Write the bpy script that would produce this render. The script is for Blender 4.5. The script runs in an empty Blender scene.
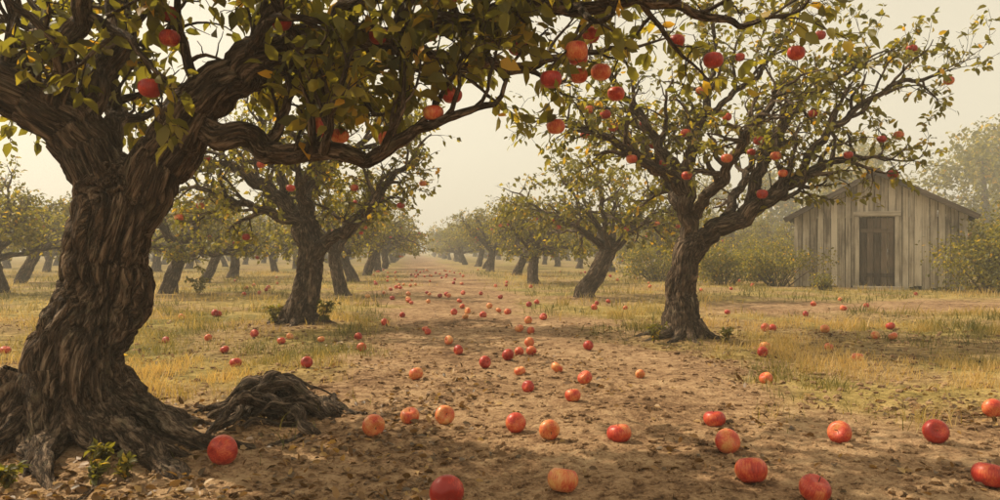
import bpy, math, numpy as np
from mathutils import noise, Vector, Euler

scene = bpy.context.scene
try:
    scene.view_settings.view_transform='Standard'; scene.view_settings.look='None'; scene.view_settings.exposure=0
except Exception: pass

# ------------------------------------------------------------------ helpers
def nz(x,y,z=0.0): return noise.noise(Vector((x,y,z)))
def sstep(a,b,x):
    t=min(1,max(0,(x-a)/(b-a))); return t*t*(3-2*t)
def norm(v):
    v=np.asarray(v,float); return v/(np.linalg.norm(v)+1e-9)

TREES_XY=[(-2.17,3.78,1.0),(2.05,8.33,.7),(-2.69,10.0,.7),(1.8,15.6,.7)]

def grassiness(x,y):
    s=x+0.12*y
    hw=1.2+0.5*(1-sstep(5,9,y))
    n=nz(x*.55,y*.55,3.1)*1.1+nz(x*1.9,y*1.9,7.7)*.6
    g=sstep(-.35,.75,abs(s-1.0)-hw+n)
    g*=0.10+0.90*sstep(3.7,5.6,y+.5*n)
    # the lane that turns off towards the shed
    if x>2.6:
        lane=abs(y-(12.2+.25*(x-3)))-1.3+n*.8
        g*=max(sstep(-.5,.8,lane),1-sstep(2.6,4.2,x))
    for tx,ty,tr in TREES_XY:
        d=math.hypot(x-tx,y-ty)
        g*=.25+.75*sstep(tr*.4,tr*1.6,d+n*.4)
    # worn patches
    g*=.45+.55*sstep(-.25,.15,nz(x*.8+9,y*.8,1.3))
    return g

def gh(x,y):
    h=nz(x*.28,y*.28,.5)*.05*sstep(1,6,abs(y)+1)
    if y<30:
        f=1-sstep(14,30,y)
        h+=f*(nz(x*1.7,y*1.7,1.5)*.024+nz(x*5,y*5,2.5)*.014+abs(nz(x*13,y*13,4.5))*.014)
    for tx,ty,tr in TREES_XY:
        d2=(x-tx)**2+(y-ty)**2
        if d2<4: h+=.07*tr*math.exp(-d2/(.35*tr))
    return h

class MB:
    def __init__(s):
        s.v=[];s.lc=[];s.t=[];s.loops=[];s.tot=[];s.mi=[];s.sm=[];s.n=0
    def add(s,v,faces,lc=None,t=0.0,mat=0,smooth=True):
        v=np.asarray(v,np.float32); faces=np.asarray(faces,np.int64)
        s.v.append(v); s.lc.append(v if lc is None else np.asarray(lc,np.float32))
        s.t.append(np.full(len(v),t,np.float32) if np.isscalar(t) else np.asarray(t,np.float32))
        s.loops.append((faces+s.n).ravel()); s.tot.append(np.full(len(faces),faces.shape[1],np.int32))
        s.mi.append(np.full(len(faces),mat,np.int32)); s.sm.append(np.full(len(faces),smooth,bool))
        s.n+=len(v)
    def build(s,name,mats):
        me=bpy.data.meshes.new(name)
        V=np.concatenate(s.v);L=np.concatenate(s.loops).astype(np.int32);T=np.concatenate(s.tot)
        me.vertices.add(len(V)); me.vertices.foreach_set('co',V.ravel())
        me.loops.add(len(L)); me.loops.foreach_set('vertex_index',L)
        me.polygons.add(len(T))
        st=np.concatenate([[0],np.cumsum(T)[:-1]]).astype(np.int32)
        me.polygons.foreach_set('loop_start',st)
        me.polygons.foreach_set('material_index',np.concatenate(s.mi))
        me.polygons.foreach_set('use_smooth',np.concatenate(s.sm))
        me.update(calc_edges=True)
        a=me.attributes.new('lco','FLOAT_VECTOR','POINT'); a.data.foreach_set('vector',np.concatenate(s.lc).ravel())
        a=me.attributes.new('tint','FLOAT','POINT'); a.data.foreach_set('value',np.concatenate(s.t))
        for m in mats: me.materials.append(m)
        return me
def obj(name,me,loc=(0,0,0),rot=(0,0,0),sc=1.0,parent=None):
    o=bpy.data.objects.new(name,me); scene.collection.objects.link(o)
    o.location=loc;o.rotation_euler=rot;o.scale=(sc,sc,sc) if np.isscalar(sc) else sc
    if parent: o.parent=parent
    return o

# ------------------------------------------------------------------ materials
def newmat(name):
    m=bpy.data.materials.new(name); m.use_nodes=True; nt=m.node_tree; nt.nodes.clear()
    out=nt.nodes.new('ShaderNodeOutputMaterial'); return m,nt,out
def N(nt,t,**k):
    n=nt.nodes.new(t)
    for a,b in k.items():
        if a.startswith('_'): setattr(n,a[1:],b)
        else: n.inputs[a.replace('__',' ')].default_value=b
    return n
def ramp(nt,stops,src):
    r=nt.nodes.new('ShaderNodeValToRGB'); e=r.color_ramp.elements
    e[0].position,e[0].color=stops[0][0],(*stops[0][1],1)
    e[1].position,e[1].color=stops[-1][0],(*stops[-1][1],1)
    for p,c in stops[1:-1]:
        k=e.new(p); k.color=(*c,1)
    nt.links.new(src,r.inputs[0]); return r
def attr(nt,name): return N(nt,'ShaderNodeAttribute',_attribute_name=name)
def mapping(nt,src,scale):
    m=nt.nodes.new('ShaderNodeMapping'); m.inputs['Scale'].default_value=scale; nt.links.new(src,m.inputs['Vector']); return m
def noi(nt,src,scale,detail=4,rough=.55,dist=0):
    n=N(nt,'ShaderNodeTexNoise',Scale=scale,Detail=detail,Roughness=rough,Distortion=dist)
    if src is not None: nt.links.new(src,n.inputs['Vector'])
    return n
def math_(nt,op,a,b=None,clamp=False):
    n=nt.nodes.new('ShaderNodeMath'); n.operation=op; n.use_clamp=clamp
    for i,x in enumerate((a,b)):
        if x is None: continue
        if hasattr(x,'links'): nt.links.new(x,n.inputs[i])
        else: n.inputs[i].default_value=x
    return n.outputs[0]
def mixc(nt,f,a,b,mode='MIX'):
    n=nt.nodes.new('ShaderNodeMix'); n.data_type='RGBA'; n.blend_type=mode
    for i,x in ((0,f),(6,a),(7,b)):
        if hasattr(x,'links'): nt.links.new(x,n.inputs[i])
        else: n.inputs[i].default_value=x if i==0 else (*x,1)
    return n.outputs[2]
def bump(nt,h,strength,dist):
    b=N(nt,'ShaderNodeBump',Strength=strength,Distance=dist); nt.links.new(h,b.inputs['Height']); return b.outputs[0]

def bark_mat():
    m,nt,out=newmat('bark'); a=attr(nt,'lco')
    mp=mapping(nt,a.outputs['Vector'],(1,1,.2))
    n1=noi(nt,mp.outputs[0],24,5,.7,.8); n2=noi(nt,mp.outputs[0],80,3,.7,.3); n3=noi(nt,a.outputs['Vector'],2.6,2)
    rg=math_(nt,'ABSOLUTE',math_(nt,'SUBTRACT',n1.outputs[0],.5))
    cr=ramp(nt,[(.0,(1,1,1)),(.05,(0,0,0))],rg)
    f=math_(nt,'ADD',math_(nt,'MULTIPLY',n1.outputs[0],.45),math_(nt,'MULTIPLY',n2.outputs[0],.55))
    c=ramp(nt,[(.40,(.04,.025,.016)),(.47,(.12,.078,.05)),(.53,(.24,.165,.11)),(.62,(.42,.315,.22))],f)
    c2=mixc(nt,math_(nt,'MULTIPLY',n3.outputs[0],.4),c.outputs[0],(.16,.095,.055))
    # pale grey-green lichen
    n4=noi(nt,a.outputs['Vector'],9,5,.75); li=ramp(nt,[(.55,(0,0,0)),(.66,(.38,.38,.38))],n4.outputs[0])
    c2=mixc(nt,li.outputs[0],c2,(.24,.22,.13))
    c2=mixc(nt,math_(nt,'MULTIPLY',cr.outputs[0],.75),c2,(.018,.011,.008))
    t=attr(nt,'tint')
    c3=mixc(nt,t.outputs['Fac'],c2,(.016,.010,.007))
    h=math_(nt,'SUBTRACT',f,math_(nt,'MULTIPLY',cr.outputs[0],.25))
    p=N(nt,'ShaderNodeBsdfPrincipled',Roughness=.9); p.inputs['Specular IOR Level'].default_value=.2
    nt.links.new(c3,p.inputs['Base Color']); nt.links.new(bump(nt,h,1.0,.07),p.inputs['Normal'])
    nt.links.new(p.outputs[0],out.inputs[0]); return m
def leaf_mat(name,stops,tr=.42,tc=(2.6,2.3,1.0)):
    m,nt,out=newmat(name); t=attr(nt,'tint')
    c=ramp(nt,stops,t.outputs['Fac'])
    a=attr(nt,'lco'); n=noi(nt,a.outputs['Vector'],6,2)
    c1=mixc(nt,math_(nt,'MULTIPLY',n.outputs[0],.3),c.outputs[0],(.22,.155,.035))
    p=N(nt,'ShaderNodeBsdfPrincipled',Roughness=.5); p.inputs['Specular IOR Level'].default_value=.35
    nt.links.new(c1,p.inputs['Base Color'])
    tl=nt.nodes.new('ShaderNodeBsdfTranslucent')
    c2=mixc(nt,1.0,c1,tc,'MULTIPLY'); nt.links.new(c2,tl.inputs[0])
    mx=N(nt,'ShaderNodeMixShader'); mx.inputs[0].default_value=tr
    nt.links.new(p.outputs[0],mx.inputs[1]); nt.links.new(tl.outputs[0],mx.inputs[2]); nt.links.new(mx.outputs[0],out.inputs[0]); return m
def apple_mat():
    m,nt,out=newmat('apple_skin'); a=attr(nt,'lco'); t=attr(nt,'tint')
    mp=mapping(nt,a.outputs['Vector'],(5,5,.8)); st=noi(nt,mp.outputs[0],2.2,4,.6); bl=noi(nt,a.outputs['Vector'],.9,2)
    sp=N(nt,'ShaderNodeTexVoronoi',Scale=14); nt.links.new(a.outputs['Vector'],sp.inputs['Vector'])
    f=math_(nt,'ADD',math_(nt,'MULTIPLY',st.outputs[0],.6),math_(nt,'MULTIPLY',bl.outputs[0],.75))
    f=math_(nt,'ADD',f,math_(nt,'MULTIPLY',math_(nt,'SUBTRACT',t.outputs['Fac'],.56),.36))
    c=ramp(nt,[(.46,(.30,.018,.013)),(.60,(.50,.045,.024)),(.74,(.62,.15,.05)),(.93,(.70,.36,.12))],f)
    spot=math_(nt,'LESS_THAN',sp.outputs['Distance'],.10)
    c1=mixc(nt,math_(nt,'MULTIPLY',spot,.4),c.outputs[0],(.64,.38,.18))
    d=noi(nt,a.outputs['Vector'],2.2,5,.7); dd=ramp(nt,[(.58,(0,0,0)),(.74,(.6,.6,.6))],d.outputs[0])
    c2=mixc(nt,dd.outputs[0],c1,(.17,.07,.035))
    p=N(nt,'ShaderNodeBsdfPrincipled',Roughness=.40); p.inputs['Specular IOR Level'].default_value=.4
    nt.links.new(c2,p.inputs['Base Color']); nt.links.new(p.outputs[0],out.inputs[0]); return m
def wood_mat(name,cols,scale=1):
    m,nt,out=newmat(name); a=attr(nt,'lco'); t=attr(nt,'tint')
    mp=mapping(nt,a.outputs['Vector'],(1,1,.06)); n=noi(nt,mp.outputs[0],28*scale,6,.6,.5); b=noi(nt,a.outputs['Vector'],1.6,4)
    f=math_(nt,'ADD',math_(nt,'MULTIPLY',n.outputs[0],.5),math_(nt,'MULTIPLY',b.outputs[0],.5))
    f=math_(nt,'ADD',f,math_(nt,'MULTIPLY',math_(nt,'SUBTRACT',t.outputs['Fac'],.5),.24))
    c=ramp(nt,[(.34,cols[0]),(.49,cols[1]),(.64,cols[2])],f)
    p=N(nt,'ShaderNodeBsdfPrincipled',Roughness=.9); nt.links.new(c.outputs[0],p.inputs['Base Color'])
    nt.links.new(bump(nt,n.outputs[0],.6,.01),p.inputs['Normal']); nt.links.new(p.outputs[0],out.inputs[0]); return m
def ground_mat():
    m,nt,out=newmat('orchard_soil'); geo=nt.nodes.new('ShaderNodeNewGeometry'); P=geo.outputs['Position']; g=attr(nt,'tint')
    n1=noi(nt,P,.8,4,.6); n2=noi(nt,P,9,5,.7,.4); n3=noi(nt,P,60,3,.7); n4=noi(nt,P,2.6,4,.65); n5=noi(nt,P,.35,3,.6)
    f=math_(nt,'ADD',math_(nt,'MULTIPLY',n1.outputs[0],.3),math_(nt,'ADD',math_(nt,'MULTIPLY',n2.outputs[0],.45),math_(nt,'MULTIPLY',n3.outputs[0],.25)))
    dirt=ramp(nt,[(.39,(.075,.040,.021)),(.46,(.21,.122,.064)),(.53,(.37,.235,.13)),(.65,(.54,.38,.225))],f)
    fg=math_(nt,'ADD',math_(nt,'MULTIPLY',n4.outputs[0],.5),math_(nt,'MULTIPLY',n2.outputs[0],.5))
    gr=ramp(nt,[(.36,(.10,.075,.024)),(.47,(.25,.185,.06)),(.56,(.40,.29,.105)),(.68,(.52,.385,.17))],fg)
    gg=ramp(nt,[(.36,(.045,.05,.014)),(.5,(.13,.125,.034)),(.68,(.25,.21,.07))],fg)
    gm=ramp(nt,[(.48,(0,0,0)),(.62,(1,1,1))],n5.outputs[0])
    grs=mixc(nt,math_(nt,'MULTIPLY',gm.outputs[0],.6),gr.outputs[0],gg.outputs[0])
    c=mixc(nt,g.outputs['Fac'],dirt.outputs[0],grs)
    v=N(nt,'ShaderNodeTexVoronoi',Scale=26,Randomness=1); nt.links.new(P,v.inputs['Vector'])
    lm=math_(nt,'MULTIPLY',math_(nt,'LESS_THAN',v.outputs['Distance'],.22),math_(nt,'GREATER_THAN',n4.outputs[0],.5))
    c=mixc(nt,math_(nt,'MULTIPLY',lm,.5),c,(.06,.033,.018))
    p=N(nt,'ShaderNodeBsdfPrincipled',Roughness=1.0); p.inputs['Specular IOR Level'].default_value=.1
    nt.links.new(c,p.inputs['Base Color']); nt.links.new(bump(nt,f,1.0,.07),p.inputs['Normal']); nt.links.new(p.outputs[0],out.inputs[0]); return m

BARK=bark_mat()
LEAF=leaf_mat('leaf',[(0,(.034,.044,.011)),(.35,(.088,.098,.022)),(.7,(.185,.175,.038)),(.92,(.32,.25,.042)),(1,(.42,.24,.035))],.52,(2.6,2.3,.85))
APPLE=apple_mat()
STEM,nt_,o_=newmat('stem'); p_=N(nt_,'ShaderNodeBsdfPrincipled',Roughness=.8); p_.inputs['Base Color'].default_value=(.07,.04,.02,1); nt_.links.new(p_.outputs[0],o_.inputs[0])
GRASS=leaf_mat('grass_blade',[(0,(.055,.068,.015)),(.3,(.14,.135,.034)),(.6,(.32,.245,.08)),(1,(.52,.37,.16))],.35,(2.0,1.8,1.0))
LITTER=leaf_mat('dry_leaf',[(0,(.04,.018,.009)),(.5,(.12,.055,.023)),(.85,(.26,.14,.055)),(1,(.40,.25,.09))],.12)
WALL=wood_mat('weathered_planks',[(.13,.105,.08),(.38,.325,.255),(.58,.51,.41)])
DOORM=wood_mat('door_planks',[(.03,.021,.015),(.085,.06,.042),(.17,.125,.09)])
ROOFM=wood_mat('roof_boards',[(.03,.022,.018),(.09,.068,.05),(.19,.145,.11)])
SOIL=ground_mat()

# ------------------------------------------------------------------ geometry builders
def catmull(pts,step):
    P=np.array(pts,float); out=[]
    Q=np.vstack([2*P[0]-P[1],P,2*P[-1]-P[-2]])
    for i in range(1,len(Q)-2):
        a,b,c,d=Q[i-1],Q[i],Q[i+1],Q[i+2]
        n=max(2,int(np.linalg.norm((c-b)[:3])/step))
        for k in range(n):
            t=k/n
            out.append(.5*((2*b)+(-a+c)*t+(2*a-5*b+4*c-d)*t*t+(-a+3*b-3*c+d)*t**3))
    out.append(P[-1]); return np.array(out)

def tube(mb,pts,rad,segs,mat=0,ridge=0.0,flute=0.0,seed=0.0,tint=0.0,lump=.22):
    pts=np.asarray(pts,float); n=len(pts)
    T=np.gradient(pts,axis=0); T/= (np.linalg.norm(T,axis=1,keepdims=True)+1e-9)
    u=np.cross(T[0],[0.31,.87,.2]); u/=np.linalg.norm(u)+1e-9
    L=0; V=[];C=[];TT=[]
    ang=np.arange(segs)*2*math.pi/segs; ca,sa=np.cos(ang),np.sin(ang)
    for i in range(n):
        u=u-T[i]*np.dot(u,T[i]); u/=np.linalg.norm(u)+1e-9; w=np.cross(T[i],u)
        if i: L+=np.linalg.norm(pts[i]-pts[i-1])
        r=rad[i]; R=np.full(segs,r); tt=np.full(segs,tint)
        if ridge>0:
            r0=max(r,.03); sc=1/max(.03,r0*.2)
            tw=L*.9/max(.1,r0*2)*.35
            for k in range(segs):
                x,y=math.cos(ang[k]+tw)*r0,math.sin(ang[k]+tw)*r0
                wx=noise.noise(Vector((x*4+seed,y*4,L*5)))*.03
                a=noise.noise(Vector(((x+wx)*sc+seed,(y+wx)*sc,L*sc*.2)))
                b=noise.noise(Vector((x*sc*2.6,y*sc*2.6+seed,L*sc*.6)))
                lo=noise.noise(Vector((x/r0*1.1+seed,y/r0*1.1,L*2.6)))
                rd=-.75*max(0,1-abs(a)*3.2)+b*.4
                R[k]=r*(1+lo*lump)+min(r0,.22)*ridge*rd
                if flute: R[k]+=r*flute*(.5*math.sin(5*(ang[k]+tw)+L*1.3+seed)+.35*math.sin(8*(ang[k]+tw)-L*3+seed*2))
                tt[k]=tint*.5+max(0,(1-abs(a)*4.5))*.75
        ring=pts[i]+np.outer(ca*R,u)+np.outer(sa*R,w)
        V.append(ring); C.append(np.stack([ca*r,sa*r,np.full(segs,L+seed)],1)); TT.append(tt)
    V.append(pts[-1:]+T[-1]*rad[-1]*.5); C.append([[0,0,L+seed]]); TT.append(np.array([tint]))
    V=np.vstack(V);C=np.vstack(C);TT=np.concatenate(TT)
    i=np.arange(n-1)[:,None]*segs; k=np.arange(segs)[None]; k2=(k+1)%segs
    F=np.stack([i+k,i+k2,i+segs+k2,i+segs+k],-1).reshape(-1,4)
    mb.add(V,F,C,TT,mat)
    kk=np.arange(segs); base=(n-1)*segs
    mb.n-=len(V); mb.loops.append((np.stack([base+kk,base+(kk+1)%segs,np.full(segs,n*segs)],1)+mb.n).ravel())
    mb.tot.append(np.full(segs,3,np.int32)); mb.mi.append(np.full(segs,mat,np.int32)); mb.sm.append(np.full(segs,True)); mb.n+=len(V)

LT8=np.array([(0,0,0),(-.26,.28,.05),(0,.30,-.02),(.26,.28,.05),(-.24,.66,.03),(0,.68,-.05),(.24,.66,.03),(0,1.0,-.14)],float)
LF=[[0,2,1],[0,3,2],[1,2,5],[1,5,4],[2,3,6],[2,6,5],[4,5,7],[5,6,7]]
LT4=np.array([(0,0,0),(-.3,.45,.07),(0,1,-.08),(.3,.45,.07)],float); LF4=[[0,3,2],[0,2,1]]
def leaves(mb,pos,dirs,size,rng,mat=1,lod=0,up=.8,droop=.35,tint=None,spread=.9,flat=None):
    pos=np.asarray(pos,float); n=len(pos)
    if n==0: return
    y=np.asarray(dirs,float)*.5+rng.normal(0,spread*.6,(n,3))+np.array([0,0,-droop]); y/=np.linalg.norm(y,axis=1,keepdims=True)+1e-9
    z=rng.normal(0,.55,(n,3))+np.array([0,0,up]); z-=y*np.sum(z*y,1,keepdims=True); z/=np.linalg.norm(z,axis=1,keepdims=True)+1e-9
    x=np.cross(y,z); s=size*rng.uniform(.6,1.2,n)
    tmpl,F=(LT8,LF) if lod==0 else (LT4,LF4)
    curl=rng.uniform(.3,2.2,n)
    V=(pos[:,None]+s[:,None,None]*(tmpl[None,:,0:1]*x[:,None]+tmpl[None,:,1:2]*y[:,None]+(tmpl[None,:,2:3]*curl[:,None,None])*z[:,None]))
    k=len(tmpl); F=np.array(F); FF=(F[None]+np.arange(n)[:,None,None]*k).reshape(-1,3)
    t=rng.beta(2,2.2,n)*.88 if tint is None else tint
    yel=rng.random(n)<.09; t=np.where(yel,rng.uniform(.85,1,n),t)
    mb.add(V.reshape(-1,3),FF,None,np.repeat(t,k),mat)

def apple_geo(mb,c,R,rng,hang=False,rot=None,mA=2,mS=3,lod=0):
    segs,rings=(22,15) if lod==0 else (12,8)
    ph=np.linspace(0,math.pi,rings); th=np.arange(segs)*2*math.pi/segs
    rr=np.sin(ph)**.92*(1+.04*np.cos(ph)); zz=np.cos(ph)*.90-.30*np.exp(-(ph/.42)**2)+.16*np.exp(-((math.pi-ph)/.35)**2)
    wob=1+.035*np.cos(5*th)[None]*np.clip(-zz[:,None],0,1)+rng.uniform(-.06,.06)*np.cos(th)[None]
    X=rr[:,None]*np.cos(th)[None]*wob; Y=rr[:,None]*np.sin(th)[None]*wob; Z=np.repeat(zz[:,None],segs,1)*rng.uniform(.88,1.02)
    V=np.stack([X,Y,Z],-1).reshape(-1,3)
    i=np.arange(rings-1)[:,None]*segs;k=np.arange(segs)[None];k2=(k+1)%segs
    F=np.stack([i+k,i+segs+k,i+segs+k2,i+k2],-1).reshape(-1,4)
    if rot is None: rot=np.eye(3)
    lc=V+rng.uniform(-20,20,3)
    mb.add(V@rot.T*R+c,F,lc,rng.random()**(1.8 if hang else 1.0),mA)
    e=1.25 if hang else .88
    sp=np.array([(0,0,.5),(.02,0,.65),(.05,.02,.5+(e-.5)*.6),(.10,.03,e)])@rot.T*R+c
    tube(mb,sp,np.array([.04,.035,.03,.04])*R,5,mS)

class P: pass
def grow(mb,A,p,d,L,r,lvl,last,rng,o):
    n=max(3,int(L/o.step[lvl])); st=L/n; pts=[p.copy()]; d=norm(d); ds=[d]
    for i in range(n):
        d=norm(d+rng.normal(0,o.gn[lvl],3)+np.array([0,0,o.trop[lvl]]))
        if p[2]<o.zmin: d=norm(d+np.array([0,0,.35]))
        if p[2]>o.zmax: d=norm(d+np.array([0,0,-.35]))
        p=p+d*st; pts.append(p.copy()); ds.append(d)
    t=np.linspace(0,1,n+1); rad=np.maximum(r*(1-.72*t),.0022)
    segs=10 if r>.04 else 7 if r>.02 else 5 if r>.008 else 3
    tube(mb,pts,rad,segs,0,ridge=.10 if (o.hero and r>.02) else 0,seed=rng.uniform(0,50),tint=o.bt)
    attach(mb,A,np.array(pts),np.array(ds),rad,L,lvl,last,rng,o,.15)
def attach(mb,A,pts,ds,rad,L,lvl,last,rng,o,t0=.2):
    n=len(pts)-1
    if lvl>=last-1:
        m=int(L*(1-t0)/o.leafsp)
        for _ in range(max(1,m)):
            t=rng.uniform(.1,1)*n; i=min(n-1,int(t)); f=t-i
            A.append((pts[i]*(1-f)+pts[i+1]*f,ds[i]))
        for _ in range(2): A.append((pts[-1],ds[-1]))
    if lvl<last:
        m=max(1,int(round(L/o.sp[lvl])))
        for k in range(m):
            t=t0+(1-t0)*(k+rng.uniform(.2,.9))/m; t=min(.99,t)*n; i=min(n-1,int(t)); f=t-i
            p=pts[i]*(1-f)+pts[i+1]*f; d=ds[i]
            side=rng.normal(0,1,3); side-=d*np.dot(side,d); side=norm(side); side[2]=side[2]*.8+o.upb[lvl]
            a=rng.uniform(.6,1.15); nd=norm(d*math.cos(a)+side*math.sin(a))
            Lc=rng.uniform(*o.len[lvl+1])*(1-.25*t/n)
            grow(mb,A,p,nd,Lc,min(rad[i]*.62,o.rmax[lvl+1]),lvl+1,last,rng,o)

def opts(**k):
    o=P(); o.step=[.12,.09,.07,.05]; o.gn=[.14,.22,.26,.25]; o.trop=[.02,.03,.0,-.05]; o.zmin=1.35;o.zmax=3.9;o.hero=False;o.bt=0.0
    o.sp=[.2,.14,.10]; o.len=[(1,2),(.55,1.05),(.28,.55),(.10,.24)]; o.rmax=[.1,.034,.013,.005]; o.leafsp=.036; o.upb=[.35,.15,0]; o.keep=1.0
    for a,b in k.items(): setattr(o,a,b)
    return o

def trunk_and_limbs(trunk,limbs,seed,o,leafsize,lod=0,napples=20,targets=(),appleR=.06,segsT=24,stepT=.08,hero=False,extra=None,mid=False):
    """limb points (x,y,z,r)"""
    rng=np.random.default_rng(seed); mb=MB(); A=[]
    T=catmull(np.array(trunk),stepT)
    for i in range(len(T)):
        T[i,0]+=nz(T[i,2]*3.2,seed,1)*.05; T[i,1]+=nz(T[i,2]*3.2,seed,5)*.05
    tube(mb,T[:,:3],T[:,3],segsT,0,ridge=.20 if hero else .16,flute=.09,seed=seed*1.7,lump=.3)
    for lb in limbs:
        Q=catmull(np.array(lb),.03 if hero else .05 if mid else .08)
        n=len(Q); ln=np.concatenate([[0],np.cumsum(np.linalg.norm(np.diff(Q[:,:3],axis=0),axis=1))])
        jit=np.array([[nz(ln[i]*3.4,seed,k*9.3+lb[0][0])+.5*nz(ln[i]*8,seed,k*5.3+lb[0][0]) for k in range(3)] for i in range(n)])*.07*np.minimum(1,ln/.15)[:,None]
        Q[:,:3]+=jit
        pts=Q[:,:3]; rad=np.maximum(Q[:,3],.004)
        sg=48 if (hero and rad[0]>.1) else 24 if hero else 18 if mid else 10
        tube(mb,pts,rad,sg,0,ridge=.2 if (hero or mid) else .1,seed=rng.uniform(0,40),flute=.05)
        ds=np.gradient(pts,axis=0); ds/=np.linalg.norm(ds,axis=1,keepdims=True)+1e-9
        L=ln[-1]
        attach(mb,A,pts,ds,rad,L,0,3,rng,o,o.t0 if hasattr(o,'t0') else .3)
        grow(mb,A,pts[-1],ds[-1],.5,rad[-1],1,3,rng,o)
    if extra: extra(mb,rng)
    pos=np.array([a[0] for a in A]); dr=np.array([a[1] for a in A])
    dens=np.array([nz(p[0]*1.5+seed,p[1]*1.5,p[2]*1.9) for p in pos])
    k=rng.random(len(pos))<np.clip(o.keep*(.72+1.5*dens),.10,1)
    pos=pos[k];dr=dr[k]
    pos=pos+rng.normal(0,.015,pos.shape)
    leaves(mb,pos,dr,leafsize,rng,1,lod,up=.75)
    idx=[]
    for t in targets:
        idx.append(int(np.argmin(np.sum((pos-np.array(t))**2*[1,.6,1],1))))
    low=np.where((pos[:,2]<np.quantile(pos[:,2],.7)))[0]
    idx+=list(rng.choice(low,napples))
    for i in idx:
        R=appleR*rng.uniform(.85,1.1)
        apple_geo(mb,pos[i]+np.array([0,0,-R*1.3]),R,rng,True,lod=0 if hero else 1)
    return mb,len(pos)
MATS=[BARK,LEAF,APPLE,STEM]
log=[]

# ------------------------------------------------------------------ foreground tree
hx,hy=-2.17,3.78
trunk=[(-2.20,3.78,-.12,.44),(-2.19,3.78,.05,.35),(-2.155,3.78,.18,.295),(-2.10,3.78,.42,.24),(-2.05,3.78,.70,.208),(-1.97,3.78,.97,.195),(-1.91,3.77,1.20,.205),(-1.88,3.76,1.36,.18),(-1.87,3.75,1.44,.11)]
limbs=[
 [(-1.93,3.77,1.15,.15),(-2.06,3.74,1.50,.145),(-2.26,3.70,1.70,.13),(-2.62,3.64,1.82,.115),(-3.1,3.6,2.1,.085),(-3.6,3.5,2.5,.04)],
 [(-1.90,3.77,1.15,.16),(-1.70,3.74,1.43,.145),(-1.46,3.70,1.70,.12),(-1.20,3.68,1.90,.10),(-.82,3.7,2.0,.08),(-.38,3.72,2.07,.06),(.15,3.72,2.19,.042),(.75,3.78,2.24,.028),(1.35,3.9,2.2,.014)],
 [(-1.54,3.70,1.60,.07),(-1.28,3.62,1.56,.065),(-.95,3.55,1.44,.05),(-.66,3.52,1.45,.04),(-.35,3.52,1.56,.028),(-.02,3.5,1.68,.014)],
 [(-2.12,3.72,1.58,.09),(-2.03,3.82,1.88,.075),(-1.97,3.9,2.2,.06),(-2.1,4.05,2.6,.045),(-2.2,4.2,3.0,.02)],
 [(-1.38,3.69,1.76,.07),(-1.22,3.85,2.1,.06),(-.95,4.05,2.45,.045),(-.7,4.3,2.8,.02)],
 [(-.95,3.7,1.96,.055),(-.7,3.55,2.16,.045),(-.35,3.4,2.33,.035),(.2,3.3,2.4,.02)],
 [(-1.5,3.70,1.67,.07),(-1.35,3.95,1.9,.055),(-.9,4.4,2.1,.04),(-.4,4.8,2.15,.02)],
 [(-2.5,3.66,1.8,.07),(-2.45,4.0,2.1,.06),(-2.7,4.5,2.4,.03)],
 [(-2.2,3.71,1.68,.07),(-2.0,3.5,1.98,.05),(-1.7,3.2,2.2,.035),(-1.2,3.0,2.3,.015)],
 [(-.5,3.72,2.05,.045),(-.2,3.95,1.98,.035),(.2,4.2,2.05,.025),(.7,4.4,2.2,.012)],
 [(-2.0,3.78,1.5,.06),(-2.15,4.2,1.75,.05),(-2.5,4.7,1.9,.035),(-2.9,5.1,2.1,.015)],
]
def hero_roots(mb,rng):
    for k,(a,L,r) in enumerate([(-2.7,.85,.10),(-2.1,.6,.09),(-1.5,.55,.10),(-.9,.8,.09),(-.45,1.1,.085),(.05,1.2,.08),(.6,.8,.07),(1.6,.5,.08),(2.6,.7,.09),(-.2,.7,.055),(-1.15,.9,.05),(-1.8,.9,.045),(-.65,1.0,.04)]):
        pts=[];rad=[];x=hx+.16*math.cos(a);y=hy+.16*math.sin(a);aa=a
        n=int(L/.02)
        for i in range(n):
            t=i/n; aa+=rng.normal(0,.09); x+=.02*math.cos(aa); y+=.02*math.sin(aa)
            z=gh(x,y)+.24*math.exp(-t*6)*1.0+r*(.35-t*.75)+.02*math.sin(t*9+k)
            pts.append((x,y,z)); rad.append(r*(1.15-.85*t)*(1+.15*math.sin(i*.45+k)))
        tube(mb,pts,rad,26,0,ridge=.28,seed=k*3.1,flute=.08,lump=.4)
tg=[(.33,3.55,2.05),(-.17,3.75,1.72),(-.15,3.5,1.45),(-.68,3.6,1.33),(.27,4.2,1.68),(.5,3.9,1.9),(-1.57,3.6,2.2),(-1.5,3.8,2.05),(-1.14,4.2,1.66),(1.5,3.9,2.06),(.6,4.1,1.88),(-.3,4,2.1),(.9,4.1,2.2),(.4,3.9,1.95),(.45,4.0,1.9),(.1,3.9,2.1),(1.1,4.0,2.1),(-.6,3.6,2.1)]
o=opts(hero=True,step=[.05,.06,.05,.04],zmin=1.75,zmax=3.2,sp=[.17,.14,.105],leafsp=.038,bt=.2,t0=.18,len=[(1,2),(.4,.8),(.22,.45),(.1,.2)],upb=[.3,.1,-.1],keep=.95)
mb,c=trunk_and_limbs(trunk,limbs,3,o,.096,0,20,tg,.052,segsT=140,stepT=.011,hero=True,extra=hero_roots)
log.append(c); obj('apple_tree',mb.build('apple_tree_foreground',MATS))

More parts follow.
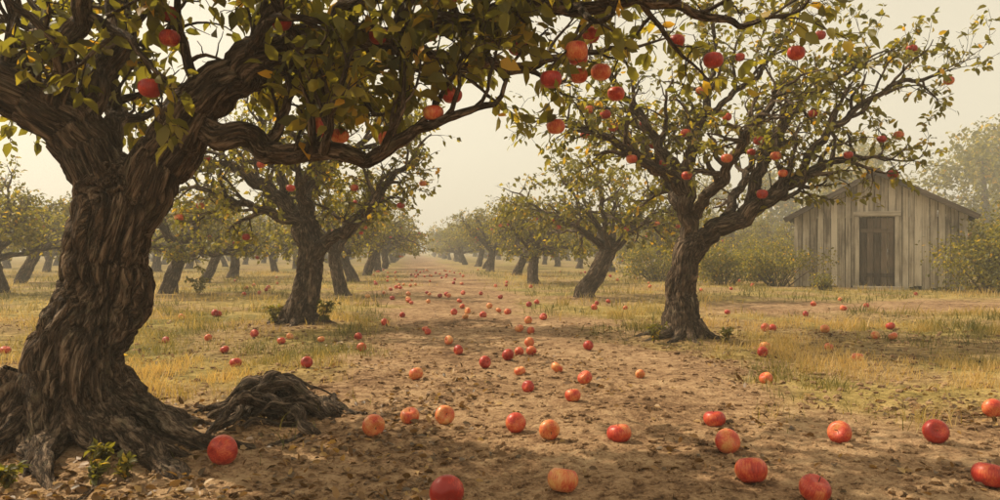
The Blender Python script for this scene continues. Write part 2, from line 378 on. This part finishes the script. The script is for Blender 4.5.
# ------------------------------------------------------------------ right tree
trunk=[(2.09,8.33,-.1,.32),(2.07,8.33,.06,.25),(2.03,8.33,.22,.20),(2.0,8.33,.5,.175),(2.03,8.33,.83,.165),(2.13,8.33,1.03,.17),(2.2,8.33,1.16,.11)]
limbs=[
 [(2.10,8.33,.95,.12),(2.4,8.3,1.24,.115),(2.7,8.25,1.42,.10),(3.0,8.2,1.58,.08),(3.3,8.2,1.80,.06),(3.7,8.1,1.98,.04),(4.15,8.1,2.0,.015)],
 [(2.68,8.25,1.4,.08),(2.88,8.35,1.75,.07),(3.1,8.5,2.15,.055),(3.4,8.6,2.6,.04),(3.85,8.6,3.0,.025),(4.3,8.5,3.2,.01)],
 [(3.15,8.2,1.7,.05),(3.5,8.1,2.2,.045),(4.0,8.0,2.65,.03),(4.5,7.9,2.82,.02),(4.7,7.9,2.9,.008)],
 [(2.1,8.33,.98,.12),(2.1,8.3,1.4,.10),(2.05,8.3,1.75,.08),(2.2,8.4,2.3,.055),(2.4,8.5,2.9,.035),(2.45,8.5,3.45,.015)],
 [(2.08,8.3,1.55,.08),(1.78,8.2,1.88,.065),(1.4,8.1,2.05,.05),(1.0,8.0,2.28,.035),(.6,7.9,2.36,.015)],
 [(2.05,8.3,1.72,.07),(1.75,8.5,2.3,.05),(1.4,8.7,2.85,.035),(1.1,8.8,3.2,.015)],
 [(2.1,8.33,1.3,.08),(2.3,7.9,1.75,.06),(2.5,7.4,2.2,.04),(2.6,6.9,2.5,.02)],
 [(2.1,8.35,1.25,.08),(2.0,8.9,1.8,.06),(1.8,9.5,2.3,.04),(1.7,10,2.6,.02)],
 [(2.5,8.3,1.35,.07),(2.9,8.9,1.8,.05),(3.3,9.4,2.3,.03),(3.6,9.7,2.6,.015)],
 [(2.3,8.4,2.5,.04),(2.8,8.3,2.9,.03),(3.2,8.2,3.4,.015)],
]
def roots_small(cx,cy,ox,oy):
    def f(mb,rng):
        for k in range(9):
            a=k*.7+rng.uniform(-.2,.2);x=cx+.1*math.cos(a);y=cy+.1*math.sin(a);pts=[];rad=[];n=18;L=rng.uniform(.3,.6)
            for i in range(n):
                t=i/n; a+=rng.normal(0,.1); x+=L/n*math.cos(a);y+=L/n*math.sin(a)
                pts.append((x-ox,y-oy,gh(x,y)+.14*math.exp(-t*6)+.03-.08*t)); rad.append(.07*(1.1-.8*t))
            tube(mb,pts,rad,12,0,ridge=.22,seed=k*2.0)
    return f
tg=[(3.23,8,2.62),(2.9,8,2.15),(4.48,8.1,2.35),(1.1,8,2.5),(1.2,8.2,2.4),(2.5,8,2.4),(1.85,8,1.9),(1.75,8,1.78),(1.95,8,1.8),(3.1,8,1.9),(2.55,8,3.1),(3.4,8,3.35),(4.8,7.9,2.9),(4.1,8,2.3),(1.0,8,2.6),(2.1,8,2.8),(3.7,8,2.0),(2.3,7.5,2.0),(1.3,8,2.0),(2.8,8,1.8),(4.4,8,3.2)]
o=opts(hero=False,zmin=1.55,zmax=3.7,sp=[.18,.15,.12],leafsp=.043,bt=.1,step=[.08,.07,.06,.05],keep=1.0,len=[(1,2),(.5,.95),(.28,.55),(.10,.24)])
mb,c=trunk_and_limbs(trunk,limbs,11,o,.085,0,12,tg,.058,segsT=80,stepT=.016,extra=roots_small(2.055,8.33,0,0),mid=True)
log.append(c); obj('apple_tree',mb.build('apple_tree_right',MATS))

# ------------------------------------------------------------------ middle-left tree
trunk=[(-2.70,10,-.1,.32),(-2.69,10,.06,.25),(-2.62,10,.3,.20),(-2.55,10,.65,.18),(-2.53,10,1.0,.17),(-2.6,10,1.3,.17),(-2.67,10,1.5,.11)]
limbs=[
 [(-2.58,10,1.22,.12),(-2.85,10,1.62,.11),(-3.15,9.9,1.88,.09),(-3.6,9.8,2.1,.06),(-4.1,9.7,2.15,.03)],
 [(-2.56,10,.9,.10),(-2.27,9.9,1.12,.09),(-1.9,9.8,1.32,.07),(-1.6,9.8,1.75,.055),(-1.2,9.7,2.1,.03)],
 [(-2.64,10,1.4,.12),(-2.6,10,1.8,.10),(-2.45,10.1,2.3,.07),(-2.3,10.2,2.9,.04),(-2.3,10.2,3.4,.015)],
 [(-2.9,10,1.68,.08),(-3.0,10.2,2.2,.06),(-3.3,10.3,2.8,.03)],
 [(-2.6,10,1.5,.08),(-2.5,9.4,1.9,.06),(-2.4,8.9,2.3,.03)],
 [(-2.6,10,1.5,.08),(-2.7,10.7,1.9,.06),(-2.6,11.3,2.4,.03)],
 [(-2.5,10,1.9,.07),(-2.0,10,2.3,.05),(-1.5,10.1,2.7,.02)],
 [(-2.62,10,1.3,.07),(-3.1,9.5,1.55,.05),(-3.7,9.2,1.75,.03)],
]
o=opts(zmin=1.2,zmax=3.5,leafsp=.040,bt=.1,sp=[.17,.14,.12],keep=1.15,upb=[.25,.05,-.05])
mb,c=trunk_and_limbs(trunk,limbs,21,o,.09,1,12,[(-2.0,9.8,1.9),(-1.2,9.7,1.6)],.056,segsT=60,stepT=.022,extra=roots_small(-2.69,10,0,0),mid=True)
log.append(c); obj('apple_tree',mb.build('apple_tree_left',MATS))

# ------------------------------------------------------------------ generic orchard trees
def generic(seed,lean,hf,nap,leafsize=.11,leafsp=.050):
    rng=np.random.default_rng(seed); lx,ly=lean
    tr=[(0,0,-.15,.27),(0,0,.05,.21),(lx*.3,ly*.3,.3,.165),(lx*.75,ly*.75,hf*.75,.15),(lx,ly,hf,.15),(lx*1.1,ly*1.1,hf+.12,.1)]
    lb=[];n=8;a0=rng.uniform(0,6)
    for k in range(n):
        a=a0+k*6.283/n+rng.uniform(-.25,.25); el=rng.uniform(.25,.8) if k%2 else rng.uniform(.75,1.25)
        Lh=rng.uniform(1.5,2.1); pts=[]
        z=hf-.05; x=lx;y=ly;r=.10;e=el
        for i in range(5):
            pts.append((x,y,z,r)); s=Lh/4; x+=s*math.cos(a)*math.cos(e);y+=s*math.sin(a)*math.cos(e);z+=s*math.sin(e);r*=.68;a+=rng.uniform(-.4,.4);e+=rng.uniform(-.4,.2)
        lb.append(pts)
    o=opts(zmin=.95,zmax=3.2,leafsp=leafsp,bt=.1,sp=[.21,.16,.13],step=[.12,.1,.09,.07],trop=[.02,0,-.03,-.08],upb=[.25,.0,-.1],keep=1.2)
    mb,c=trunk_and_limbs(tr,lb,seed,o,leafsize,1,nap,(),.056,segsT=24,stepT=.06)
    log.append(c); return mb.build('orchard_tree_%d'%seed,MATS)
GEN=[generic(31,(.25,.1),.85,10),generic(32,(-.2,.1),1.0,8),generic(33,(.45,0),.9,9),generic(34,(.05,-.1),1.05,6),generic(35,(-.35,-.1),.8,8)]
rng=np.random.default_rng(5)
placed=[(-2.17,3.78),(2.05,8.33),(-2.69,10)]
def put(x,y,v=None,rz=None,s=None):
    v=rng.integers(len(GEN)) if v is None else v
    s=rng.uniform(.88,1.12) if s is None else s
    obj('apple_tree',GEN[v],(x,y,gh(x,y)),(0,0,rng.uniform(0,6.28) if rz is None else rz),(s*rng.uniform(.93,1.07),s*rng.uniform(.93,1.07),s)); placed.append((x,y))
put(1.77,15.6,2,.2,1.08)
put(-7.4,16.7,0,.5,.98); put(-3.55,16.9,1,1.0,.95); put(-14.5,22.7,2,0,1.0); put(-9.6,27,3,2,1); put(1.0,22.5,0,1.2,1.0)
put(-11.5,17.2,4,1.5,1.0)
for s0 in (-1.5,-6.4,-11.4,-16.5,-22,-28,-34,3.9,9.2,14.5,20,26,32):
    y=10+rng.uniform(0,2)
    while y<115:
        x=s0-.12*y+rng.uniform(-.35,.35)
        ok=all((x-a)**2+(y-b)**2>3.4**2 for a,b in placed)
        if s0<=-6 and y<21: ok=False
        if s0==3.9 and y<26: ok=False
        if s0==9.2 and y<27: ok=False
        if s0>=14 and y<34: ok=False
        if abs(x)/y>.78: ok=False
        if ok: put(x,y)
        y+=rng.uniform(5.2,6.4)

# ------------------------------------------------------------------ ground
ys=[-30,-15,-6,-2,0,1]; y=1.6
while y<22: ys.append(y); y+=max(.022,.0085*y)
while y<520: ys.append(y); y*=1.06
xs=[];x=0
while x<420: xs.append(x); x+=.032 if x<3.2 else .032+(x-3.2)*.05
xs=np.array([-a for a in xs[:0:-1]]+xs); ys=np.array(ys)
nx,ny=len(xs),len(ys)
V=np.zeros((ny,nx,3)); TI=np.zeros((ny,nx))
for j,yy in enumerate(ys):
    for i,xx in enumerate(xs):
        V[j,i]=(xx,yy,gh(xx,yy)); TI[j,i]=grassiness(xx,yy)
mb=MB(); i=np.arange(ny-1)[:,None]*nx;k=np.arange(nx-1)[None]
mb.add(V.reshape(-1,3),np.stack([i+k,i+k+1,i+nx+k+1,i+nx+k],-1).reshape(-1,4),None,TI.ravel())
obj('ground',mb.build('ground',[SOIL]))

# ------------------------------------------------------------------ grass
rng=np.random.default_rng(77); mb=MB()
def blades(n,ymin,ymax,h,wd,pw,sparse=1.0):
    u=rng.random(n); y=(ymin**pw+(ymax**pw-ymin**pw)*u)**(1/pw); x=rng.uniform(-.75,.75,n)*y
    keep=[];zz=[];hh=[]
    for k in range(n):
        g=grassiness(x[k],y[k]); cl=nz(x[k]*3.1,y[k]*3.1,9)*.9+nz(x[k]*.9,y[k]*.9,2)*.8
        if rng.random()<g*(.38+cl*1.3)*sparse: keep.append(k); zz.append(gh(x[k],y[k])); hh.append(max(.35,.8+cl))
    k=np.array(keep); x=x[k];y=y[k];z=np.array(zz);hh=np.array(hh); m=len(k)
    H=h*hh*rng.uniform(.5,1.9,m); a=rng.uniform(0,6.28,m); w=wd*rng.uniform(.6,1.3,m)
    bx,by=np.cos(a)*w,np.sin(a)*w; la=rng.uniform(0,6.28,m); le=H*rng.uniform(.1,1.0,m); lx,ly=np.cos(la)*le,np.sin(la)*le
    B=np.stack([x,y,z-.01],1)
    v0=B+np.stack([-bx,-by,0*bx],1);v1=B+np.stack([bx,by,0*bx],1)
    M=B+np.stack([lx*.35,ly*.35,H*.6],1); v2=M+np.stack([bx,by,0*bx],1)*.7; v3=M-np.stack([bx,by,0*bx],1)*.7
    v4=B+np.stack([lx,ly,H],1)
    VV=np.stack([v0,v1,v2,v3,v4],1).reshape(-1,3); o5=np.arange(m)[:,None]*5
    g=np.array([nz(a_*.45,b_*.45,5)*1.0+nz(a_*1.3,b_*1.3,8)*.5 for a_,b_ in zip(x,y)])
    t=np.clip(rng.normal(.52,.2,m)-g*1.2,0,1)
    mb.add(VV,o5+np.array([0,1,2,3]),None,np.repeat(t,5),0)
    mb.n-=len(VV); F=(o5+np.array([3,2,4])+mb.n); mb.loops.append(F.ravel()); mb.tot.append(np.full(m,3,np.int32)); mb.mi.append(np.zeros(m,np.int32)); mb.sm.append(np.full(m,True)); mb.n+=len(VV)
    return m
c1=blades(180000,3.0,12,.062,.0027,1.4); c2=blades(100000,9,34,.09,.007,1.5)
log.append(('grass',c1,c2)); obj('grass',mb.build('grass',[GRASS]))

# ------------------------------------------------------------------ leaf litter, clods
mb=MB(); rng=np.random.default_rng(9)
pos=[];n=0
while n<6500:
    y=2.3+10*rng.random()**1.8; x=rng.uniform(-.75,.75)*y
    if rng.random()<.16+1.3*nz(x*1.2,y*1.2,11)+.6*nz(x*4,y*4,3)+(.5 if x<-.3 and y<5 else 0): pos.append((x,y,gh(x,y)+.008)); n+=1
pos=np.array(pos); d=rng.normal(0,1,pos.shape); d[:,2]=0
leaves(mb,pos,d,.05,rng,0,0,up=1.1,droop=0,spread=.35,tint=rng.random(len(pos)))
obj('fallen_leaves',mb.build('fallen_leaves',[LITTER]))
mb=MB(); ico=np.array([(0,0,1),(.894,0,.447),(.276,.851,.447),(-.724,.526,.447),(-.724,-.526,.447),(.276,-.851,.447),(.724,.526,-.447),(-.276,.851,-.447),(-.894,0,-.447),(-.276,-.851,-.447),(.724,-.526,-.447),(0,0,-1)])
icf=np.array([(0,1,2),(0,2,3),(0,3,4),(0,4,5),(0,5,1),(1,6,2),(2,7,3),(3,8,4),(4,9,5),(5,10,1),(6,7,2),(7,8,3),(8,9,4),(9,10,5),(10,6,1),(6,11,7),(7,11,8),(8,11,9),(9,11,10),(10,11,6)])
for _ in range(11000):
    y=2.3+8*rng.random()**1.7; x=rng.uniform(-.75,.75)*y; r=.005+.022*rng.random()**4
    v=ico*rng.uniform(.65,1.35,(12,1))*r*np.array([1.2,1.1,.7])
    mb.add(v+np.array([x,y,gh(x,y)+r*.2]),icf,None,0.0,0,False)
obj('soil_clods',mb.build('soil_clods',[SOIL]))

# ------------------------------------------------------------------ exposed root pile
mb=MB(); rng=np.random.default_rng(14)
for k in range(42):
    a=rng.uniform(-.7,.7)+(3.14 if rng.random()<.4 else 0); cx=-1.30+rng.normal(0,.14);cy=4.5+rng.normal(0,.10)
    L=rng.uniform(.3,.75); n=int(L/.02); r=rng.uniform(.014,.045); pts=[];rad=[];x,y=cx-L/2*math.cos(a),cy-L/2*math.sin(a); hgt=rng.uniform(.03,.22)
    for i in range(n):
        t=i/n; a+=rng.normal(0,.17); x+=.02*math.cos(a);y+=.02*math.sin(a)
        z=gh(x,y)-.02+hgt*math.sin(math.pi*t)**.8*math.exp(-((x+1.38)**2)/.12)+.012*math.sin(i*.5+k)
        pts.append((x,y,z)); rad.append(r*(1.1-.8*abs(t-.35))*(1+.2*math.sin(i*.6+k)))
    tube(mb,pts,rad,14,0,ridge=.35,seed=k*2.7,tint=.0,lump=.4)
obj('tree_roots',mb.build('tree_roots',[BARK]))

# ------------------------------------------------------------------ weeds
def weed(mb,x,y,n,h,size,rng,mat=1):
    A=[];D=[]
    for k in range(n):
        a=rng.uniform(0,6.28); l=rng.uniform(.3,.9)*h; z0=gh(x,y)
        pts=[(x+math.cos(a)*l*t*.8,y+math.sin(a)*l*t*.8,z0+h*rng.uniform(.9,1.1)*math.sin(t*1.6)*(1-.1*k/n)) for t in np.linspace(0,1,6)]
        tube(mb,pts,np.linspace(.004,.002,6),3,0)
        for p in pts[1:]:
            for _ in range(3): A.append(p);D.append((math.cos(a),math.sin(a),.3))
    leaves(mb,A,D,size,rng,mat,0,up=1.0,droop=.1,tint=rng.uniform(.1,.5,len(A)))
rng=np.random.default_rng(8)
for (x,y,n,h,s) in [(-1.62,3.2,6,.08,.04),(-1.75,3.3,6,.08,.04),(-2.0,3.05,7,.08,.04),(-2.5,4.5,9,.28,.06),(-1.7,3.12,6,.07,.04),(1.62,7.9,9,.2,.05),(2.4,8.0,8,.14,.05),(-2.3,9.8,12,.3,.06),(-2.95,9.8,10,.22,.06),(-6.5,16.2,12,.35,.08),(-2.75,4.2,8,.2,.06)]:
    mb=MB(); weed(mb,x,y,n,h,s,rng); obj('weed_plant',mb.build('weed_plant',[BARK,LEAF]))

# ------------------------------------------------------------------ apples on the ground
rng=np.random.default_rng(42)
def rotm():
    if rng.random()<.4: e=(rng.normal(0,.3),rng.normal(0,.3),rng.uniform(0,6.28))
    else: e=(rng.uniform(.9,2.2)*rng.choice([-1,1]),rng.normal(0,.5),rng.uniform(0,6.28))
    return np.array(Euler(e,'ZYX').to_matrix())
LIST=[(-1.275,3.44,.070),(-.661,3.906,.060),(-.506,4.21,.054),(-.309,4.21,.056),(-.205,2.896,.068),(.086,4.05,.056),(.253,3.87,.055),(.259,3.086,.064),(.617,3.886,.064),(1.209,4.237,.062),(1.112,3.66,.062),(1.068,3.19,.068),(1.25,2.976,.062),(1.726,3.807,.060),(2.197,3.788,.062),(2.883,4.386,.058),(2.059,3.15,.068),(-.636,5.68,.055),(-.124,6.2,.053),(.197,5.28,.045),(.62,5.47,.056),(.477,4.9,.052),(-1.61,6.25,.050),(-2.28,6.47,.052),(-4.14,10.9,.055),(.07,6.64,.055),(.157,5.9,.046),(.452,5.95,.050),(1.97,5.56,.05),(3.25,6.82,.052),(-.526,7.7,.05),(-.40,7.2,.05),(1.077,5.77,.038),(3.2,9.04,.055),(2.5,7.14,.052),(-4.8,7.28,.05)]
for x,y,R in LIST:
    mb=MB(); apple_geo(mb,np.zeros(3),R,rng,rot=rotm(),mA=0,mS=1)
    zmin=min(v[:,2].min() for v in mb.v[:1]); obj('apple',mb.build('apple',[APPLE,STEM]),(x,y,gh(x,y)-zmin-.006))
mb=MB(); n=0
while n<190:
    y=7.0+30*rng.random()**1.4; r=rng.random()
    if r<.52: x=.8-.12*y+rng.normal(0,1.1+.03*y)
    elif r<.80: x=rng.uniform(2.5,9.5)
    else: x=rng.uniform(-9,-2)
    if abs(x)/y>.7: continue
    R=rng.uniform(.040,.058); apple_geo(mb,np.array([x,y,gh(x,y)+R*.8]),R,rng,rot=rotm(),mA=0,mS=1,lod=1); n+=1
obj('fallen_apples',mb.build('fallen_apples',[APPLE,STEM]))

# ------------------------------------------------------------------ shed
rng=np.random.default_rng(4)
def box(mb,c,s,tint=None,mat=0,rot=0.0,taper=0):
    x,y,z=[a/2 for a in s]
    v=np.array([(-x,-y,-z),(x,-y,-z),(x,y,-z),(-x,y,-z),(-x,-y,z),(x,-y,z),(x,y,z),(-x,y,z)])
    ax=int(np.argmax(s)); lc=v.copy()
    if ax!=2: lc[:,[ax,2]]=lc[:,[2,ax]]
    lc+=rng.uniform(0,30,3)
    cr,sr=math.cos(rot),math.sin(rot); R=np.array([(cr,0,sr),(0,1,0),(-sr,0,cr)])
    F=[(0,3,2,1),(4,5,6,7),(0,1,5,4),(1,2,6,5),(2,3,7,6),(3,0,4,7)]
    mb.add(v@R.T+np.array(c),F,lc,rng.random() if tint is None else tint,mat,False)
shed=bpy.data.objects.new('wooden_shed',None); scene.collection.objects.link(shed)
shed.location=(9.75,19.4,.0); shed.rotation_euler=(0,0,math.radians(-28))
HW,EV,PK,DP=1.98,1.95,3.02,3.4   # half width, eaves, ridge, depth ; front wall at y=0
def roofz(x): return EV+(PK-EV)*(1-abs(x)/HW)
mb=MB(); x=-HW
DX0,DX1,DH=-.42,.42,1.86
while x<HW-.05:
    w=rng.uniform(.11,.19); w=min(w,HW-x); xc=x+w/2
    z0=rng.uniform(-.05,.09)
    if xc>DX0 and xc<DX1: z0=DH
    y0=rng.uniform(-.010,.010); a,b2=x+.007,x+w-.007; sk=rng.uniform(-.008,.008)
    v=np.array([(a,y0,z0),(b2,y0,z0),(b2,y0+.03,z0),(a,y0+.03,z0),(a+sk,y0,roofz(a)-.02),(b2+sk,y0,roofz(b2)-.02),(b2+sk,y0+.03,roofz(b2)-.02),(a+sk,y0+.03,roofz(a)-.02)])
    mb.add(v,[(0,3,2,1),(4,5,6,7),(0,1,5,4),(1,2,6,5),(2,3,7,6),(3,0,4,7)],v*[1,1,1]+rng.uniform(0,30,3),rng.random(),0,False)
    x+=w
for sx in (-1,1):
    y=.035
    while y<DP:
        w=rng.uniform(.12,.17); box(mb,(sx*(HW-.015),y+w/2,EV/2-.02),(.03,w-.008,EV-.02)); y+=w
x=-HW+.04
while x<HW-.1:
    box(mb,(x+.07,DP+.03,(roofz(x+.07)-.05)/2),(.135,.03,roofz(x+.07)-.07)); x+=.143
obj('walls',mb.build('shed_walls',[WALL]),parent=shed)
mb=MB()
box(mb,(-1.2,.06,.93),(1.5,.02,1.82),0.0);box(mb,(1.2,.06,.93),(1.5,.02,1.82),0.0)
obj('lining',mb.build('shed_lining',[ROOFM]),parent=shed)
mb=MB(); x=DX0+.02
while x<DX1-.03:
    w=.158; box(mb,(x+w/2,.05+rng.uniform(-.004,.004),DH/2),(w-.012,.03,DH-.06)); x+=w+.002
for z in (.35,1.5): box(mb,(0,.022,z),(.76,.022,.10))
box(mb,(.28,.01,.95),(.03,.03,.12))
obj('door',mb.build('shed_door',[DOORM]),parent=shed)
mb=MB()
box(mb,(DX0-.04,-.03,DH/2),(.10,.035,DH+.02),.4);box(mb,(DX1+.04,-.03,DH/2),(.10,.035,DH+.02),.4);box(mb,(0,-.037,DH+.08),(1.1,.045,.12),.4)
box(mb,(-HW+.03,-.03,EV/2),(.10,.03,EV-.02),.5);box(mb,(HW-.03,-.03,EV/2),(.10,.03,EV-.02),.5); box(mb,(0,-.2,.03),(1.1,.35,.08),.3)
obj('frame',mb.build('shed_frame',[WALL]),parent=shed)
mb=MB(); sl=math.hypot(HW,PK-EV); ang=math.atan2(PK-EV,HW)
for sx in (-1,1):
    LL=sl+.28; cx=sx*(LL/2)*math.cos(ang); cz=PK+.03-(LL/2)*math.sin(ang)
    y=-.32
    while y<DP+.3:
        w=rng.uniform(.17,.24); box(mb,(cx,y+w/2,cz+rng.uniform(0,.012)),(LL+rng.uniform(-.06,.04),w-.006,.028),rot=sx*ang); y+=w
    box(mb,(cx,-.345,cz-.055),(LL-.02,.03,.13),.3,rot=sx*ang)
    for yy in (-.2,.6,1.4,2.2,3.0): box(mb,(cx,yy,cz-.07),(LL-.06,.05,.09),.2,rot=sx*ang)
box(mb,(0,DP/2,PK+.055),(.16,DP+.66,.03),.4)
obj('roof',mb.build('shed_roof',[ROOFM]),parent=shed)

# ------------------------------------------------------------------ shrubs
def shrub(x,y,rx,ry,h,n,seed,size=.09):
    rng=np.random.default_rng(seed); mb=MB()
    cl=[(rng.normal(0,.45)*rx,rng.normal(0,.45)*ry,rng.uniform(.2,.85)*h,rng.uniform(.18,.4)*h) for _ in range(26)]
    A=[];D=[]
    for cx,cy,cz,r in cl:
        q=catmull([(cx*.2,cy*.2,-.05),(cx*.6,cy*.6,cz*.5),(cx,cy,cz)],.15)
        tube(mb,q,np.linspace(.018,.006,len(q)),5,0)
        m=n//26; v=rng.normal(0,1,(m,3)); v/=np.linalg.norm(v,axis=1,keepdims=True); rr=r*rng.uniform(.3,1.25,(m,1))
        p=np.array([cx,cy,cz])+v*rr; p[:,2]=np.abs(p[:,2])+.02; A.append(p); D.append(v)
    leaves(mb,np.vstack(A),np.vstack(D),size,rng,1,1,up=.6)
    obj('shrub',mb.build('shrub',[BARK,LEAF]),(x,y,gh(x,y)))
shrub(11.7,17.8,1.2,.9,1.5,6000,1); shrub(13.2,18.2,1.6,1.0,2.1,8000,2); shrub(7.6,20.6,1.0,.8,1.0,3500,3,.08)
shrub(6.6,22,1.5,1.0,1.1,4500,5); shrub(5.2,24.5,1.5,1.0,1.2,4000,6); shrub(9.0,25,2,1,1.6,4000,7); shrub(14.5,21,2,1.2,2.4,6000,8,.1)
shrub(12.0,17.0,.9,.5,.55,2200,9,.07); shrub(8.0,18.6,.35,.25,.4,700,10,.06)

# ------------------------------------------------------------------ distant woodland
rng=np.random.default_rng(99); mb=MB(); A=[];D=[]
def bigtree(x,y,h,w,m=1400):
    tube(mb,[(x,y,-.2),(x+.3,y,h*.3),(x,y,h*.75)],[w*.06,w*.045,.03],6,0)
    nc=16
    for k in range(nc):
        zc=h*rng.uniform(.28,.92); rad=w*(.95-abs(zc/h-.5)*1.1)*.55; a=rng.uniform(0,6.28); q=rng.uniform(.2,1)
        c=np.array([x+rad*q*math.cos(a),y+rad*q*math.sin(a),zc]); r=w*rng.uniform(.13,.26)
        v=rng.normal(0,1,(m//nc,3)); v/=np.linalg.norm(v,axis=1,keepdims=True)
        A.append(c+v*r*rng.uniform(.4,1.2,(m//nc,1))*[1,1,.8]); D.append(v)
for (x,y,h,w) in [(36,56,10.5,8),(41,60,12,9),(46,66,11,8),(27,58,8,7),(31,66,10.5,8),(23,64,8,6),(37,75,12.5,9),(50,75,14,10),(43,52,9,7),(19,72,8,7)]: bigtree(x,y,h,w,2600)
for k in range(46):
    x=-95+k*4.4+rng.uniform(-1,1); bigtree(x,125+rng.uniform(-8,12),rng.uniform(5.5,9.5) if x<-25 or x>0 else rng.uniform(4,6),rng.uniform(5,8),1000)
leaves(mb,np.vstack(A),np.vstack(D),.42,rng,1,1,up=.6)
obj('distant_trees',mb.build('distant_trees',[BARK,LEAF]))

# ------------------------------------------------------------------ haze (real scattering volume)
m,nt,out=newmat('morning_haze'); vs=N(nt,'ShaderNodeVolumeScatter',Density=.0048,Anisotropy=.1); vs.inputs['Color'].default_value=(1,.955,.84,1)
nt.links.new(vs.outputs[0],out.inputs['Volume'])
mb=MB(); box(mb,(0,190,4.5),(520,500,13)); hz=obj('haze',mb.build('haze',[m]))

# ------------------------------------------------------------------ light
EL=math.radians(46); AZ=math.radians(-66)   # azimuth measured from +Y towards +X
w=bpy.data.worlds.new('World'); scene.world=w; w.use_nodes=True; nt=w.node_tree
bg=nt.nodes['Background']; sky=nt.nodes.new('ShaderNodeTexSky'); sky.sky_type='NISHITA'; sky.sun_disc=False
sky.sun_elevation=EL; sky.sun_rotation=AZ; sky.dust_density=3; sky.air_density=1.0; sky.ozone_density=1
hs=N(nt,'ShaderNodeHueSaturation',Saturation=.25,Value=1.4); nt.links.new(sky.outputs[0],hs.inputs['Color'])
c=mixc(nt,1.0,hs.outputs[0],(1.12,1.0,.76),'MULTIPLY')
c=mixc(nt,.62,c,(6.7,5.9,4.25))      # thin high cloud veil
nt.links.new(c,bg.inputs[0]); bg.inputs[1].default_value=.14
sd=bpy.data.lights.new('sun','SUN'); sd.energy=5.0; sd.angle=math.radians(.8); sd.color=(1,.85,.62)
so=bpy.data.objects.new('sun',sd); scene.collection.objects.link(so)
tosun=Vector((math.sin(AZ)*math.cos(EL),math.cos(AZ)*math.cos(EL),math.sin(EL)))
so.rotation_euler=tosun.to_track_quat('Z','Y').to_euler()
# ------------------------------------------------------------------ camera
cd=bpy.data.cameras.new('camera'); cd.lens=27; cd.sensor_width=36; cd.clip_end=1500; cd.clip_start=.05
co=bpy.data.objects.new('camera',cd); scene.collection.objects.link(co); co.location=(0,0,1.0); co.rotation_euler=(math.radians(90),0,0)
scene.camera=co
print('LOG',log)
